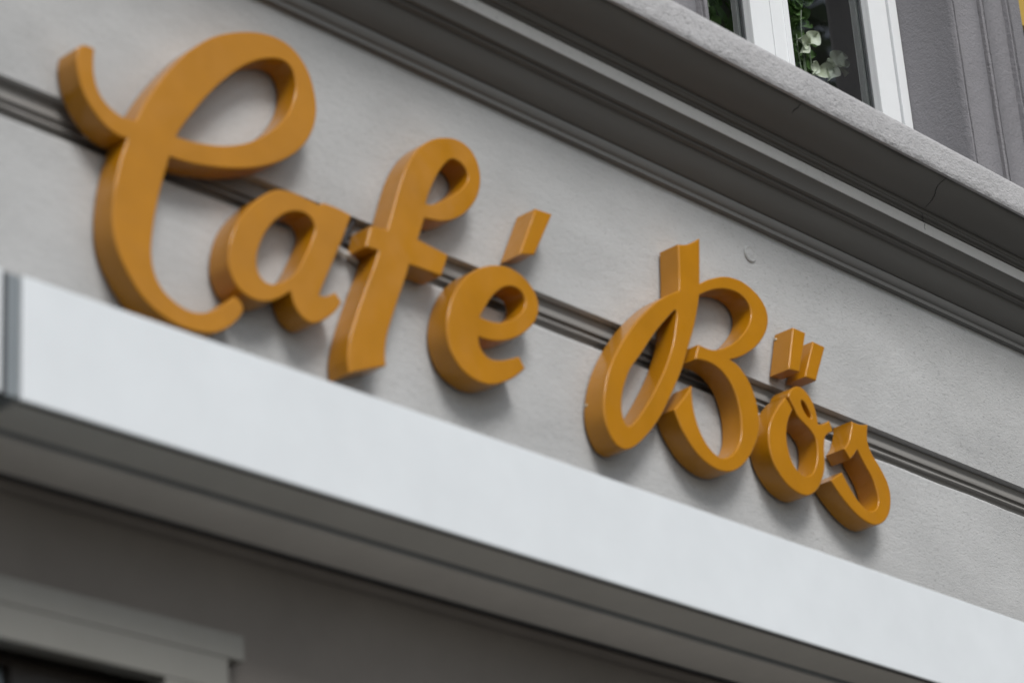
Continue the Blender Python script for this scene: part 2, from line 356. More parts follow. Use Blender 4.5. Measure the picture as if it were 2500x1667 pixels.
# upper storey: pier walls left and right of the window, lintel above, wall under the sill
WX0, WX1 = 5.742, 7.104
WZ0, WZ1 = Z_CT + 0.10, Z_CT + 2.05
Y_S = -0.03
box('upper_wall', XA, WX0 - 0.42, 0.0, 0.35, Z_CT + 0.01, 9.0, M['pier'], bld)
box('upper_wall', WX1 + 0.40, XB, 0.0, 0.35, Z_CT + 0.01, 9.0, M['pier'], bld)
box('upper_wall', WX0 - 0.42, WX1 + 0.40, 0.0, 0.35, WZ1, 9.0, M['pier'], bld)
box('upper_wall', WX0 - 0.42, WX1 + 0.40, 0.0, 0.35, Z_CT + 0.01, WZ0, M['pier'], bld)
def surround(name, sx, x0):
    """vertical moulded architrave; x0 is the arris next to the window, sx the outward direction"""
    prof = [(0.0, 0.34), (0.0, -0.026), (0.002, -0.036), (0.006, -0.044), (0.011, -0.045), (0.015, -0.040), (0.017, -0.024), (0.024, -0.024), (0.027, -0.041), (0.033, -0.042), (0.037, -0.026)]
    for i in range(1, 10):
        a = i / 10; prof.append((0.046 + 0.142 * a, -0.031 - 0.030 * math.sin(math.pi * a) ** 0.9))
    prof += [(0.190, -0.028), (0.193, -0.018), (0.199, -0.018), (0.202, -0.038), (0.208, -0.043), (0.213, -0.038), (0.216, -0.018), (0.224, -0.018), (0.227, -0.037), (0.236, -0.034)]
    for i in range(1, 8):
        a = i / 8; prof.append((0.240 + 0.095 * a, -0.033 + 0.010 * math.sin(math.pi * a) - 0.016 * a))
    prof += [(0.338, -0.043), (0.341, -0.058), (0.348, -0.059), (0.351, -0.042), (0.359, -0.042), (0.362, -0.059), (0.369, -0.058), (0.373, -0.048), (0.430, -0.050), (0.448, -0.048), (0.449, 0.34)]
    bm = bmesh.new(); rows = []
    for z in frange(Z_CT + 0.012, Z_CT + 1.6, 0.012) + [WZ1 - 0.001]:
        row = []
        for k, (a, y) in enumerate(prof):
            n_ = 0 if k in (0, len(prof) - 1) else noise.noise(Vector((a * 25 + x0, z * 5, 2))) * 0.0022 + noise.noise(Vector((a * 60, z * 45, 5))) * 0.0011 + max(0, noise.noise(Vector((a * 90, z * 70, 9))) - 0.35) * -0.005
            row.append(bm.verts.new((x0 + sx * (a + n_ * 0.5), y + n_, z)))
        rows.append(row)
    n = len(prof)
    for A, B in zip(rows[:-1], rows[1:]):
        for k in range(n - 1): bm.faces.new((A[k], A[k + 1], B[k + 1], B[k]))
    return obj_bm(name, bm, M['pier'], bld, 28)
surround('window_surround', 1, WX1)
surround('window_surround', -1, WX0)
box('wall_strip', WX1 + 0.4575, WX1 + 0.500, -0.022, 0.02, Z_CT + 0.012, 9.0, M['pier'], bld, 0.004)

# window
win = empty('window', (0, 0, 0)); win.parent = bld; win.location = -Vector(bld.location)
YF = 0.185
fx0, fx1 = WX0 + 0.002, WX1 - 0.002
fw = 0.052
def frame_bm(x0, x1, z0_, z1_, w, y0, y1, bev=0.004):
    bm = bmesh.new()
    add_box(bm, x0, x0 + w, y0, y1, z0_, z1_, bev); add_box(bm, x1 - w, x1, y0, y1, z0_, z1_, bev)
    add_box(bm, x0 + w - .001, x1 - w + .001, y0 + .001, y1 - .001, z0_, z0_ + w, bev); add_box(bm, x0 + w - .001, x1 - w + .001, y0 + .001, y1 - .001, z1_ - w, z1_, bev)
    return bm
obj_bm('outer_frame', frame_bm(fx0, fx1, WZ0, WZ1, fw - 0.004, YF - 0.018, YF + 0.075), M['pvc'], win, 40)
xm = on(1871, 0, YF).x
for (a, b) in ((fx0 + fw + 0.004, xm - 0.0015), (xm + 0.0015, fx1 - fw - 0.004)):
    sw = 0.088
    if a > xm: sw_l, sw_r = on(1920, 0, YF - .012).x - a, b - on(2116, 0, YF - .012).x
    else: sw_l, sw_r = 0.088, b - on(1828, 0, YF - .012).x
    bm = bmesh.new()
    y0, y1 = YF - 0.012, YF + 0.062; zb0, zb1 = WZ0 + fw + .004, WZ1 - fw - .004
    add_box(bm, a, a + sw_l, y0, y1, zb0, zb1, 0.005); add_box(bm, b - sw_r, b, y0, y1, zb0, zb1, 0.005)
    add_box(bm, a + sw_l - .001, b - sw_r + .001, y0 + .001, y1 - .001, zb0, zb0 + sw, 0.004); add_box(bm, a + sw_l - .001, b - sw_r + .001, y0 + .001, y1 - .001, zb1 - sw, zb1, 0.004)
    # raised glazing bead along the stiles
    add_box(bm, b - sw_r - 0.0005, b - sw_r + 0.028, y0 - 0.004, y0 + 0.01, zb0 + sw, zb1 - sw, 0.003)
    add_box(bm, a + sw_l - 0.028, a + sw_l + 0.0005, y0 - 0.004, y0 + 0.01, zb0 + sw, zb1 - sw, 0.003)
    obj_bm('sash', bm, M['pvc'], win, 40)
    gx0, gx1 = a + sw_l + .0012, b - sw_r - .0012
    gz0, gz1 = zb0 + sw + .0012, zb1 - sw - .0012
    obj_bm('gasket', frame_bm(gx0, gx1, gz0, gz1, 0.008, YF + 0.012, YF + 0.020, 0.002), M['gasket'], win, 40)
    obj_bm('spacer', frame_bm(gx0 + .001, gx1 - .001, gz0 + .001, gz1 - .001, 0.016, YF + 0.0265, YF + 0.046, 0.001), M['spacer'], win, 40)
    box('pane', gx0 + .0005, gx1 - .0005, YF + 0.0225, YF + 0.0255, gz0 + .0005, gz1 - .0005, M['glass'], win)
# the room behind
bm = bmesh.new()
rx0, rx1, ry0, ry1, rz0, rz1 = WX0 - 0.8, WX1 + 0.5, 0.352, 3.2, Z_CT - 0.7, WZ1 + 0.4
vs_ = [bm.verts.new((x, y, z)) for x in (rx0, rx1) for y in (ry0, ry1) for z in (rz0, rz1)]
for q in ((0, 1, 3, 2), (4, 6, 7, 5), (2, 3, 7, 6), (0, 2, 6, 4), (1, 5, 7, 3)): bm.faces.new([vs_[i] for i in q])
obj_bm('room_walls', bm, M['room'], bld)
box('window_ledge', WX0 + .002, WX1 - .002, YF + 0.0765, 0.56, WZ0 - 0.03, WZ0 + 0.012, M['pvc'], bld, 0.006)

# ------------------------------------------------------------------ shopfront below the awning box
Z_T1, Z_T0 = 1.961 + ZC, 1.829 + ZC
X_EAR, X_JR, X_JL = 3.836, 3.790, 3.616
YT = -0.04
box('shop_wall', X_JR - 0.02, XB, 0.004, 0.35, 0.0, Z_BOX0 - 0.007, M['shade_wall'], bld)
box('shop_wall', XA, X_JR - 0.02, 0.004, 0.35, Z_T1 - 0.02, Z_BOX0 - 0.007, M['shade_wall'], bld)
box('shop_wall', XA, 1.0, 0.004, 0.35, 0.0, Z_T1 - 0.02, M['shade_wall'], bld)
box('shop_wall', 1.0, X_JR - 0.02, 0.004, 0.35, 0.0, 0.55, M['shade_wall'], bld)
# shallow picture moulding under the box
extrude_profile('picture_moulding', [(0.02, Z_BOX0 - 0.02), (-0.012, Z_BOX0 - 0.02), (-0.016, Z_BOX0 - 0.026), (-0.012, Z_BOX0 - 0.036), (-0.004, Z_BOX0 - 0.042), (0.02, Z_BOX0 - 0.046)], frange(XA, XB, 0.25), M['shade_wall'], bld, 40)
tr = empty('shop_window_trim', (0, 0, 0)); tr.parent = bld; tr.location = -Vector(bld.location)
zm = Z_T1 - 0.055
box('head_board', 1.0, X_EAR, YT, 0.006, Z_T1 - 0.058, Z_T1, M['trim'], tr, 0.004)
box('head_board', 1.0, X_JR, YT + 0.001, 0.006, Z_T0, Z_T1 - 0.0585, M['trim'], tr, 0.003)
# jamb with a round-headed sunk panel
def panel_jamb():
    bm = bmesh.new(); x0, x1, z0_, z1_ = X_JL, X_JR, 0.55, Z_T0 - 0.0005
    cx = (x0 + x1) / 2 - 0.022; r = 0.034; zt = z1_ + 0.008 - r
    prof = [(cx - r, 0.75)] + [(cx - r * math.cos(a), zt + r * math.sin(a)) for a in [math.pi * i / 12 for i in range(13)]] + [(cx + r, 0.75)]
    zt_max = max(p_[1] for p_ in prof)
    if zt_max > z1_ - 0.006:
        d_ = zt_max - z1_ + 0.006; prof = [(a, b - d_ if b > 1 else b) for a, b in prof]
    o = [bm.verts.new((x, YT + 0.003, z)) for x, z in ((x0, z0_), (x0, z1_), (x1, z1_), (x1, z0_))]
    i1 = [bm.verts.new((x, YT + 0.003, z)) for x, z in prof]
    i2 = [bm.verts.new((cx + (x - cx) * 0.8, YT + 0.016, (z - 1.6) * 0.997 + 1.6)) for x, z in prof]
    n = len(prof); mid = n // 2
    for k in range(n - 1): bm.faces.new((i1[k], i1[k + 1], i2[k + 1], i2[k]))
    bm.faces.new((i1[n - 1], i1[0], i2[0], i2[n - 1])); bm.faces.new(i2)
    for k in range(0, mid): bm.faces.new((o[0] if k == 0 else o[1], i1[k], i1[k + 1])) if k else bm.faces.new((o[0], o[1], i1[1], i1[0]))
    bm.faces.new((o[1], o[2], i1[mid]))
    for k in range(mid, n - 1): bm.faces.new((o[2], i1[k + 1], i1[k])) if k < n - 2 else bm.faces.new((o[2], o[3], i1[n - 1], i1[n - 2]))
    bm.faces.new((o[3], o[0], i1[0], i1[n - 1]))
    bk = [bm.verts.new((v.co.x, 0.10, v.co.z)) for v in o]
    for k in range(4): bm.faces.new((o[k], o[(k + 1) % 4], bk[(k + 1) % 4], bk[k]))
    return bm
obj_bm('jamb', panel_jamb(), M['trim'], tr, 40)
shop = empty('shop_window', (0, 0, 0)); shop.parent = bld; shop.location = -Vector(bld.location)
sx0, sx1, sz0, sz1 = 1.02, X_JL - 0.0015, 0.56, Z_T0 - 0.0015
bm = bmesh.new()
add_box(bm, sx0, sx1, 0.045, 0.09, sz1 - 0.014, sz1, 0.002); add_box(bm, sx0, sx1, 0.045, 0.09, sz0, sz0 + 0.08, 0.003)
mx0, mx1 = on(24, 1640, 0.05).x, on(246, 1640, 0.05).x
add_box(bm, mx0, mx1, 0.047, 0.088, sz0 + .07, sz1 - .012, 0.004)
add_box(bm, sx1 - 0.016, sx1, 0.048, 0.087, sz0 + .07, sz1 - .012, 0.003); add_box(bm, sx0, sx0 + 0.06, 0.048, 0.087, sz0 + .07, sz1 - .012, 0.004)
obj_bm('sash_frame', bm, M['brown'], shop, 40)
box('pane', sx0 + .05, mx0 + 0.004, 0.062, 0.068, sz0 + .075, sz1 - .011, M['glass'], shop)
box('pane', mx1 - 0.004, sx1 - .012, 0.062, 0.068, sz0 + .075, sz1 - .011, M['glass'], shop)
bm = bmesh.new()
rx0, rx1, ry0, ry1, rz0, rz1 = 0.6, 3.9, 0.352, 4.0, 0.02, Z_T1 + 0.1
vs_ = [bm.verts.new((x, y, z)) for x in (rx0, rx1) for y in (ry0, ry1) for z in (rz0, rz1)]
for q in ((0, 1, 3, 2), (4, 6, 7, 5), (2, 3, 7, 6), (0, 2, 6, 4), (1, 5, 7, 3)): bm.faces.new([vs_[i] for i in q])
obj_bm('shop_room_walls', bm, M['room'], bld)
M['reflection_sheet'] = paint('blue_grey_reflection_tone', (0.22, 0.25, 0.30), rough=0.8)  # blue-grey tone painted in for the reflection on the shop panes
box('reflection_sheet', mx1 + 0.004, sx1 - 0.018, 0.075, 0.079, 1.6, sz1 - 0.016, M['reflection_sheet'], shop)
box('reflection_sheet', sx0 + 0.3, mx0 - 0.004, 0.075, 0.079, 1.6, sz1 - 0.016, M['reflection_sheet'], shop)

# ------------------------------------------------------------------ white awning boxes
XS1 = on(54, 800, Y_BOX).x; XS0 = on(5, 800, Y_BOX).x
def awning(x0, x1, label, y_front, dz, under):
    t_ = empty('awning_box', ((x0 + x1) / 2, -0.16, Z_BOX0)); tag(t_, label, 'awning box', 'awning boxes along the shopfront')
    z0_, z1_ = Z_BOX0 + dz, Z_BOX1
    # shell: front panel with rolled edges and the sloping top
    r = 0.004
    pr = [(-0.004, z1_ - 0.004), (y_front + 0.022, z1_ - 0.004), (y_front + 0.022, z1_)]
    pr += [(y_front + r - r * math.sin(a), z1_ - r + r * math.cos(a)) for a in [math.pi / 2 * i / 5 for i in range(6)]]
    pr += [(y_front, z0_ + 0.004), (y_front + 0.0025, z0_ + 0.001), (y_front + 0.008, z0_ + 0.001), (y_front + 0.008, z0_ + 0.012), (-0.004, z0_ + 0.012)]
    extrude_profile('shell', pr, frange(x0, x1, 0.5), M['white'], t_, 40)
    extrude_profile('dark_edge_strip', [(y_front + 0.0085, z0_ + 0.0115), (y_front + 0.0085, z0_ - 0.003), (y_front + 0.014, z0_ - 0.003), (y_front + 0.014, z0_ + 0.0115)], [x0 + .001, x1 - .001], M['black'], t_, None)  # thin dark strip along the lower edge of the front panel
    box('added_top_cover', x0 + .001, x1 - .001, y_front + 0.0225, -0.0045, z1_ - 0.0035, z1_ - 0.001, M['bounce_cut'], t_)  # unseen dark cover, added to cut bounce onto the letters and wall
    ya = yh2(1374.1); yb = yh2(1394.9)
    if under:
        box('underside_panel', x0 + .002, x1 - .002, y_front + 0.0145, ya, z0_ + 0.000, z0_ + 0.0115, M['soffit'], t_, 0.002)
        extrude_profile('underside_panel', [(yb - 0.008, z0_ + 0.0115), (yb - 0.008, z0_ + 0.001), (yb - 0.005, z0_ - 0.001), (-0.028, z0_ - 0.0125), (-0.024, z0_ - 0.012), (-0.024, z0_ + 0.0115)], [x0 + .002, x1 - .002], M['lip'], t_, 40)
        box('slot', x0 + .003, x1 - .003, ya + .0005, yb - .0085, z0_ + 0.007, z0_ + 0.0115, M['seam'], t_)
    else:
        box('underside_panel', x0 + .002, x1 - .002, y_front + 0.0145, -0.006, z0_ + 0.006, z0_ + 0.0115, M['black'], t_)  # black sheet painted in for the shadow gap under this box
    return t_
def yh2(y):
    d = ray(1100, y); return CAM.y + (Z_BOX0 - CAM.z) / (d.z / d.y)
aw = awning(XS1, 9.5, 'long white metal awning box under the orange lettering', Y_BOX, 0.0, True)
box('end_cap', on(19, 800, Y_BOX).x, XS1 - 0.001, Y_BOX + 0.006, -0.006, Z_BOX0 + 0.004, Z_BOX1 - 0.002, M['seam'], aw, 0.004)
box('gap_shade_block', XS0 + 0.001, on(19, 800, Y_BOX).x - 0.0005, Y_BOX + 0.004, -0.006, Z_BOX0 + 0.001, Z_BOX1 - 0.004, M['black'], aw)  # black block fills the open joint in place of its shade
awning(0.0, XS0, 'white metal awning box beyond the grey joint strip, end only in view', Y_BOX + 0.002, 0.004, False)

# ------------------------------------------------------------------ the letters
Y_BK, Y_FT = -0.006, -0.076
BEV = 0.004
def src(fr, pts):
    ox, oy, s = fr
    return [(p[0] / s + ox, p[1] / s + oy, len(p) > 2) for p in pts]
def outline(points, n=6):
    """closed path in photo pixels -> wall-plane (x, z); third value marks a sharp corner; smooth in between"""
    P = []
    for x, y, c_ in points:
        w = on(x, y, Y_FT); P.append((Vector((w.x, w.z)), c_))
    res = []; L_ = len(P)
    for i in range(L_):
        p1, c1 = P[i]; p2, c2 = P[(i + 1) % L_]; p0 = P[i - 1][0]; p3 = P[(i + 2) % L_][0]
        d = (p2 - p1).length
        t1 = (p2 - p1) if c1 else (p2 - p0) * (d / max(1e-6, ((p2 - p1).length + (p1 - p0).length)))
        t2 = (p2 - p1) if c2 else (p3 - p1) * (d / max(1e-6, ((p3 - p2).length + (p2 - p1).length)))
        for k in range(n):
            t = k / n; h = t * t
            res.append(p1 * (2 * h * t - 3 * h + 1) + t1 * (h * t - 2 * h + t) + p2 * (-2 * h * t + 3 * h) + t2 * (h * t - h))
    # gentle smoothing of tracing noise away from corners
    corner = {i * n for i in range(L_) if P[i][1]}
    for _ in range(5):
        q = list(res)
        for i in range(len(res)):
            if i in corner: continue
            q[i] = res[i] * 0.5 + (res[i - 1] + res[(i + 1) % len(res)]) * 0.25
        res = q
    return res
LETTERS = {}
def letter(name, label, outer, holes=(), screws=(), cat='sign letter'):
    cu = bpy.data.curves.new('tmp', 'CURVE'); cu.dimensions = '2D'; cu.fill_mode = 'BOTH'
    for path in [outer] + list(holes):
        pts_ = outline(path)
        sp = cu.splines.new('POLY'); sp.points.add(len(pts_) - 1); sp.use_cyclic_u = True
        for k, p_ in enumerate(pts_): sp.points[k].co = (p_.x, p_.y, 0, 1)
    half = (Y_BK - Y_FT) / 2
    cu.extrude = half - BEV; cu.bevel_depth = BEV; cu.bevel_resolution = 3; cu.offset = -BEV
    tmp = bpy.data.objects.new('tmp', cu); COL.objects.link(tmp)
    dg = bpy.context.evaluated_depsgraph_get(); dg.update()
    me = bpy.data.meshes.new_from_object(tmp.evaluated_get(dg))
    bpy.data.objects.remove(tmp); bpy.data.curves.remove(cu)
    mid = (Y_BK + Y_FT) / 2
    V = [Vector((v.co.x, mid - v.co.z, v.co.y)) for v in me.vertices]
    front, side = [], []
    area = []
    for p_ in me.polygons:
        zc_ = sum(me.vertices[i].co.z for i in p_.vertices) / len(p_.vertices)
        (front if zc_ > half - BEV * 1.02 else side).append(tuple(p_.vertices))
        if min(me.vertices[i].co.z for i in p_.vertices) > half - 1e-4: area.append((p_.area, p_.index))
    zmin = min(v.z for v in V); xm_ = sum(v.x for v in V) / len(V)
    root = empty(name, (xm_, -0.003, zmin)); tag(root, label, cat, 'raised orange letters of the wall sign')
    def sub(nm, faces):
        idx = sorted({i for f_ in faces for i in f_}); mp_ = {i: k for k, i in enumerate(idx)}
        m2 = bpy.data.meshes.new(nm); m2.from_pydata([V[i] for i in idx], [], [[mp_[i] for i in reversed(f_)] for f_ in faces])
        bm_ = bmesh.new(); bm_.from_mesh(m2); bmesh.ops.remove_doubles(bm_, verts=bm_.verts, dist=1e-6); bm_.to_mesh(m2); bm_.free()
        smooth(m2, 32)
        for p_ in m2.polygons:
            if abs(p_.normal.y) > 0.999: p_.use_smooth = False
        return link(nm, m2, M['orange'], root)
    sub('face', front); so = sub('side_band', side)
    # spacers that hold the letter off the wall
    area.sort(reverse=True); chosen = []
    for a_, i_ in area:
        c_ = sum((V[k] for k in me.polygons[i_].vertices), Vector()) / len(me.polygons[i_].vertices)
        if all((c_ - d_).length > 0.12 for d_ in chosen): chosen.append(c_)
        if len(chosen) == 2: break
    for c_ in chosen:
        bm_ = bmesh.new(); tube(bm_, [(c_.x, Y_BK - 0.004, c_.z), (c_.x, 0.028, c_.z)], 0.005, 8)
        obj_bm('wall_spacer', bm_, M['screw'], root)
    if screws:
        tree = BVHTree.FromPolygons(V, [list(f_) for f_ in side])
        for (px, py) in screws:
            h = tree.ray_cast(CAM, ray(px, py).normalized())
            if h[0] is None: continue
            nrm = h[1] if h[1].dot(CAM - h[0]) > 0 else -h[1]
            bm_ = bmesh.new(); tube(bm_, [h[0] - nrm * 0.004, h[0] + nrm * 0.002, h[0] + nrm * 0.0035], [0.0042, 0.0042, 0.0025], 10)
            obj_bm('screw', bm_, M['screw'], root, 40)
    bpy.data.meshes.remove(me)
    return root
c = True
F0 = (0, 0, 2.6133)
C_out = src(F0, [(498, 303, c), (545, 284), (606, 312, c), (600, 400), (608, 500), (640, 600), (705, 685), (785, 745), (868, 768, c), (905, 690), (955, 610), (1020, 520), (1100, 428), (1185, 345), (1260, 290), (1350, 240), (1450, 212), (1565, 202), (1680, 212), (1785, 248), (1870, 308), (1935, 390), (1980, 480), (2008, 580), (2022, 680), (2016, 770), (1990, 850), (1945, 922), (1880, 982), (1790, 1030), (1690, 1060), (1570, 1076), (1440, 1074), (1300, 1058), (1180, 1032), (1085, 1000, c),
    (1060, 1085), (1035, 1175), (1012, 1270), (992, 1370), (978, 1480), (970, 1568), (972, 1644), (986, 1724), (1016, 1804), (1066, 1874), (1132, 1934), (1202, 1977), (1272, 1995), (1350, 1985), (1420, 1950), (1465, 1915), (1500, 1890, c), (1535, 1920), (1556, 1965, c), (1545, 2005), (1500, 2058), (1440, 2100), (1370, 2124), (1300, 2122), (1220, 2105), (1120, 2066), (1030, 2010), (960, 1950), (890, 1865), (825, 1755), (770, 1640), (737, 1540), (722, 1440), (720, 1340), (727, 1235), (742, 1135), (767, 1025), (795, 940), (815, 885, c),
    (760, 868), (690, 818), (630, 752), (575, 672), (535, 590), (510, 510), (495, 430), (488, 365)])
C_in = src(F0, [(1128, 872, c), (1150, 830), (1205, 755), (1275, 668), (1355, 580), (1445, 500), (1545, 428), (1645, 386), (1745, 374), (1820, 392), (1870, 450), (1888, 530), (1882, 615), (1850, 705), (1790, 785), (1705, 855), (1610, 902), (1510, 925), (1400, 928), (1280, 912), (1195, 892)])
FA = (500, 440, 3.92)
a_out = src(FA, [(228, 760), (234, 640), (262, 510), (315, 390), (400, 280), (500, 190), (600, 120), (690, 90), (780, 95), (870, 122), (960, 165), (1040, 205), (1095, 236, c), (1142, 212, c), (1290, 270), (1405, 335, c), (1345, 500), (1290, 640), (1235, 770), (1180, 900), (1135, 1005), (1100, 1100, c), (1160, 1110), (1210, 1092), (1255, 1072, c), (1285, 1120), (1315, 1165, c), (1270, 1240), (1190, 1308), (1100, 1358), (1030, 1368), (970, 1342), (910, 1282), (865, 1200), (843, 1130), (826, 1062, c),
    (760, 1105), (690, 1140), (610, 1160), (520, 1155), (430, 1120), (350, 1060), (295, 990), (255, 900), (234, 830)])
a_in = src(FA, [(1060, 470), (1020, 590), (965, 710), (915, 810), (860, 895), (780, 958), (700, 990), (620, 988), (555, 945), (515, 872), (500, 790), (505, 700), (540, 590), (590, 490), (650, 410), (730, 340), (820, 302), (910, 300), (985, 330), (1040, 390)])
FF1 = (800, 320, 4.9); FF2 = (780, 560, 3.92)
f_out = src(FF1, [(520, 1132, c), (715, 1175, c), (760, 1010), (810, 830), (860, 650), (915, 490), (970, 375), (1040, 265), (1130, 172), (1230, 110), (1330, 80), (1430, 76), (1530, 92), (1630, 142), (1720, 225), (1780, 330), (1820, 450), (1835, 580), (1820, 710), (1775, 830), (1700, 930), (1610, 1010), (1500, 1060), (1390, 1080), (1280, 1070), (1165, 1042, c), (1130, 1150), (1085, 1295, c)])
f_out += src(FF2, [(1235, 245, c), (1170, 445, c), (865, 335, c), (825, 470), (780, 600), (730, 750), (690, 880), (655, 1000), (638, 1100), (632, 1200), (640, 1305, c), (285, 1375, c), (270, 1250), (275, 1150), (295, 1020), (330, 900), (370, 770), (415, 640), (465, 500), (520, 370), (568, 205, c), (440, 165, c)])
f_in = src(FF1, [(1180, 868, c), (1210, 760), (1255, 650), (1310, 530), (1375, 430), (1450, 352), (1510, 335), (1580, 370), (1640, 430), (1678, 510), (1675, 590), (1620, 670), (1530, 740), (1430, 805), (1320, 857), (1240, 880)])
FE = (1020, 490, 3.2657)
acc = src(FE, [(940, 62, c), (1075, 107, c), (935, 430, c), (808, 430, c)])
e_out = src(FE, [(810, 1240, c), (860, 1335, c), (800, 1390), (720, 1435), (620, 1465), (520, 1456), (430, 1410), (350, 1340), (290, 1250), (250, 1150), (232, 1040), (235, 930), (258, 820), (300, 715), (360, 630), (430, 570), (510, 528), (600, 512), (690, 518), (770, 550), (850, 610), (915, 690), (955, 770), (968, 850), (955, 930), (910, 1000), (840, 1060), (760, 1100), (670, 1118), (580, 1112), (487, 1085, c), (495, 1150), (520, 1200), (560, 1245), (610, 1268), (680, 1270), (750, 1256)])
e_in = src(FE, [(500, 925, c), (540, 850), (590, 770), (650, 710), (720, 680), (790, 695), (840, 740), (860, 800), (848, 860), (800, 915), (730, 955), (650, 970), (570, 955)])
FB1 = (1400, 570, 4.704); FB2 = (1400, 800, 4.02)
B_out = src(FB1, [(1205, 122, c), (1270, 128), (1340, 118), (1400, 88), (1452, 55, c), (1454, 200), (1455, 400), (1455, 575, c), (1520, 540), (1620, 508), (1740, 490), (1850, 510), (1960, 560), (2060, 640), (2150, 740), (2212, 850), (2240, 970), (2228, 1090), (2180, 1200), (2100, 1300), (2000, 1375), (1910, 1420), (1805, 1447, c)])
B_out += src(FB2, [(1615, 362), (1690, 460), (1750, 570), (1790, 690), (1820, 820), (1830, 950), (1815, 1070), (1770, 1190), (1715, 1290), (1640, 1370), (1550, 1412), (1450, 1405), (1360, 1360), (1270, 1290), (1190, 1200), (1120, 1090), (1060, 980), (1020, 880), (990, 800, c), (1080, 690), (1165, 565, c), (1172, 720), (1195, 850), (1235, 985), (1290, 1100), (1350, 1190), (1420, 1258), (1490, 1278), (1560, 1245), (1615, 1170), (1645, 1080), (1650, 960), (1640, 840), (1615, 720), (1575, 600), (1520, 500), (1450, 415), (1370, 355), (1290, 322), (1196, 306, c)])
B_out += src(FB1, [(1438, 1272, c), (1500, 1300), (1570, 1328), (1640, 1335), (1740, 1310), (1850, 1250), (1940, 1160), (2010, 1060), (2040, 960), (2035, 860), (1990, 770), (1920, 700), (1830, 655), (1720, 635), (1610, 645), (1520, 675), (1450, 705, c), (1440, 800), (1420, 920), (1390, 1070), (1350, 1220)])
B_out += src(FB2, [(1111, 255), (1080, 370), (1040, 480), (990, 600), (930, 730), (870, 850), (800, 960), (720, 1060), (650, 1130), (580, 1180), (510, 1195), (450, 1170), (395, 1110), (350, 1020), (312, 900), (297, 780), (302, 660), (322, 520), (357, 390), (402, 280), (460, 170)])
B_out += src(FB1, [(610, 1164), (690, 1050), (780, 945), (870, 855), (970, 772), (1080, 708), (1215, 652, c), (1216, 500), (1210, 300)])
B_in = src(FB1, [(1165, 882), (1100, 950), (1020, 1040), (940, 1140), (870, 1240), (800, 1350), (730, 1450)]) + src(FB2, [(564, 400), (520, 510), (490, 620), (478, 720), (480, 810), (495, 885), (515, 940), (545, 962), (588, 938), (640, 875), (702, 785), (772, 665), (842, 528), (898, 405), (945, 275), (985, 135)]) + src(FB1, [(1182, 1030), (1190, 940), (1185, 890)])
F7 = (1820, 780, 5.6); F8 = (1820, 1000, 5.058)
u1 = src(F7, [(652, 106, c), (825, 180, c), (745, 718, c), (590, 676, c)])
u2 = src(F7, [(925, 296, c), (1090, 376, c), (970, 835, c), (812, 780, c)])
o_out = src(F7, [(552, 1058, c), (600, 1135), (648, 1232, c), (604, 1330), (574, 1450)]) + src(F8, [(510, 300), (515, 380), (535, 490), (570, 610), (620, 712), (690, 790), (760, 815), (815, 798), (858, 740), (884, 640), (892, 540), (886, 430), (868, 345), (800, 240), (720, 160), (650, 80)])
o_out += src(F7, [(678, 1226), (632, 1140), (588, 1052, c), (594, 1005), (630, 950), (680, 915), (740, 912), (800, 950), (860, 1020), (915, 1110), (955, 1210), (980, 1310), (1000, 1428, c), (1070, 1425), (1110, 1405), (1150, 1380, c)])
o_out += src(F8, [(1058, 190), (1084, 268, c), (1030, 290), (988, 330, c), (976, 450), (980, 560), (986, 680), (970, 800), (930, 920), (880, 1000), (800, 1055), (720, 1055), (630, 1012), (550, 950), (470, 860), (400, 750), (345, 640), (305, 510), (287, 380), (287, 260), (312, 140), (352, 50)]) + src(F7, [(430, 1220), (482, 1140)])
o_in = src(F7, [(775, 1098), (763, 1125), (785, 1205), (830, 1290), (880, 1348), (905, 1345), (900, 1300), (860, 1210), (820, 1140)])
s_out = src(F8, [(1312, 138, c), (1360, 160), (1430, 182), (1515, 180, c), (1508, 260), (1510, 370), (1530, 460), (1580, 570), (1650, 680), (1710, 790), (1760, 900), (1790, 1010), (1800, 1120), (1790, 1240), (1750, 1340), (1690, 1400), (1600, 1425), (1500, 1385), (1400, 1310), (1310, 1220), (1220, 1110), (1140, 1000), (1055, 870, c), (1195, 768, c), (1240, 860), (1300, 970), (1360, 1070), (1420, 1150), (1490, 1222), (1560, 1252), (1620, 1220), (1645, 1140), (1638, 1050), (1610, 950), (1570, 840), (1510, 730), (1450, 620), (1387, 490, c), (1350, 550), (1300, 610, c), (1220, 480, c), (1275, 400), (1303, 280), (1316, 200)])
letter('letter_c', 'large orange script capital C, first and biggest letter of the wall sign', C_out, [C_in])
letter('letter_a', 'orange lower-case letter a beside the big capital C', a_out, [a_in])
letter('letter_f', 'tall orange script letter f with looped top and crossbar', f_out, [f_in], [(866, 512)])
letter('letter_e', 'orange lower-case letter e below the slanted accent mark', e_out, [e_in])
letter('accent_mark', 'single slanted orange accent bar above the letter e', acc, cat='accent mark')
letter('letter_b', 'orange script capital B with long looped stem and open bowls', B_out, [B_in], [(1431, 990)])
letter('letter_o', 'orange script letter o with small loop, under the two bars', o_out, [o_in])
letter('umlaut_bar', 'wider orange umlaut bar with a screw, on the capital B side', u1, (), [(1894, 829)], cat='umlaut mark')
letter('umlaut_bar', 'narrower orange umlaut bar, the one away from the capital B', u2, cat='umlaut mark')
letter('letter_s', 'orange lower-case letter s ending the wall sign', s_out)

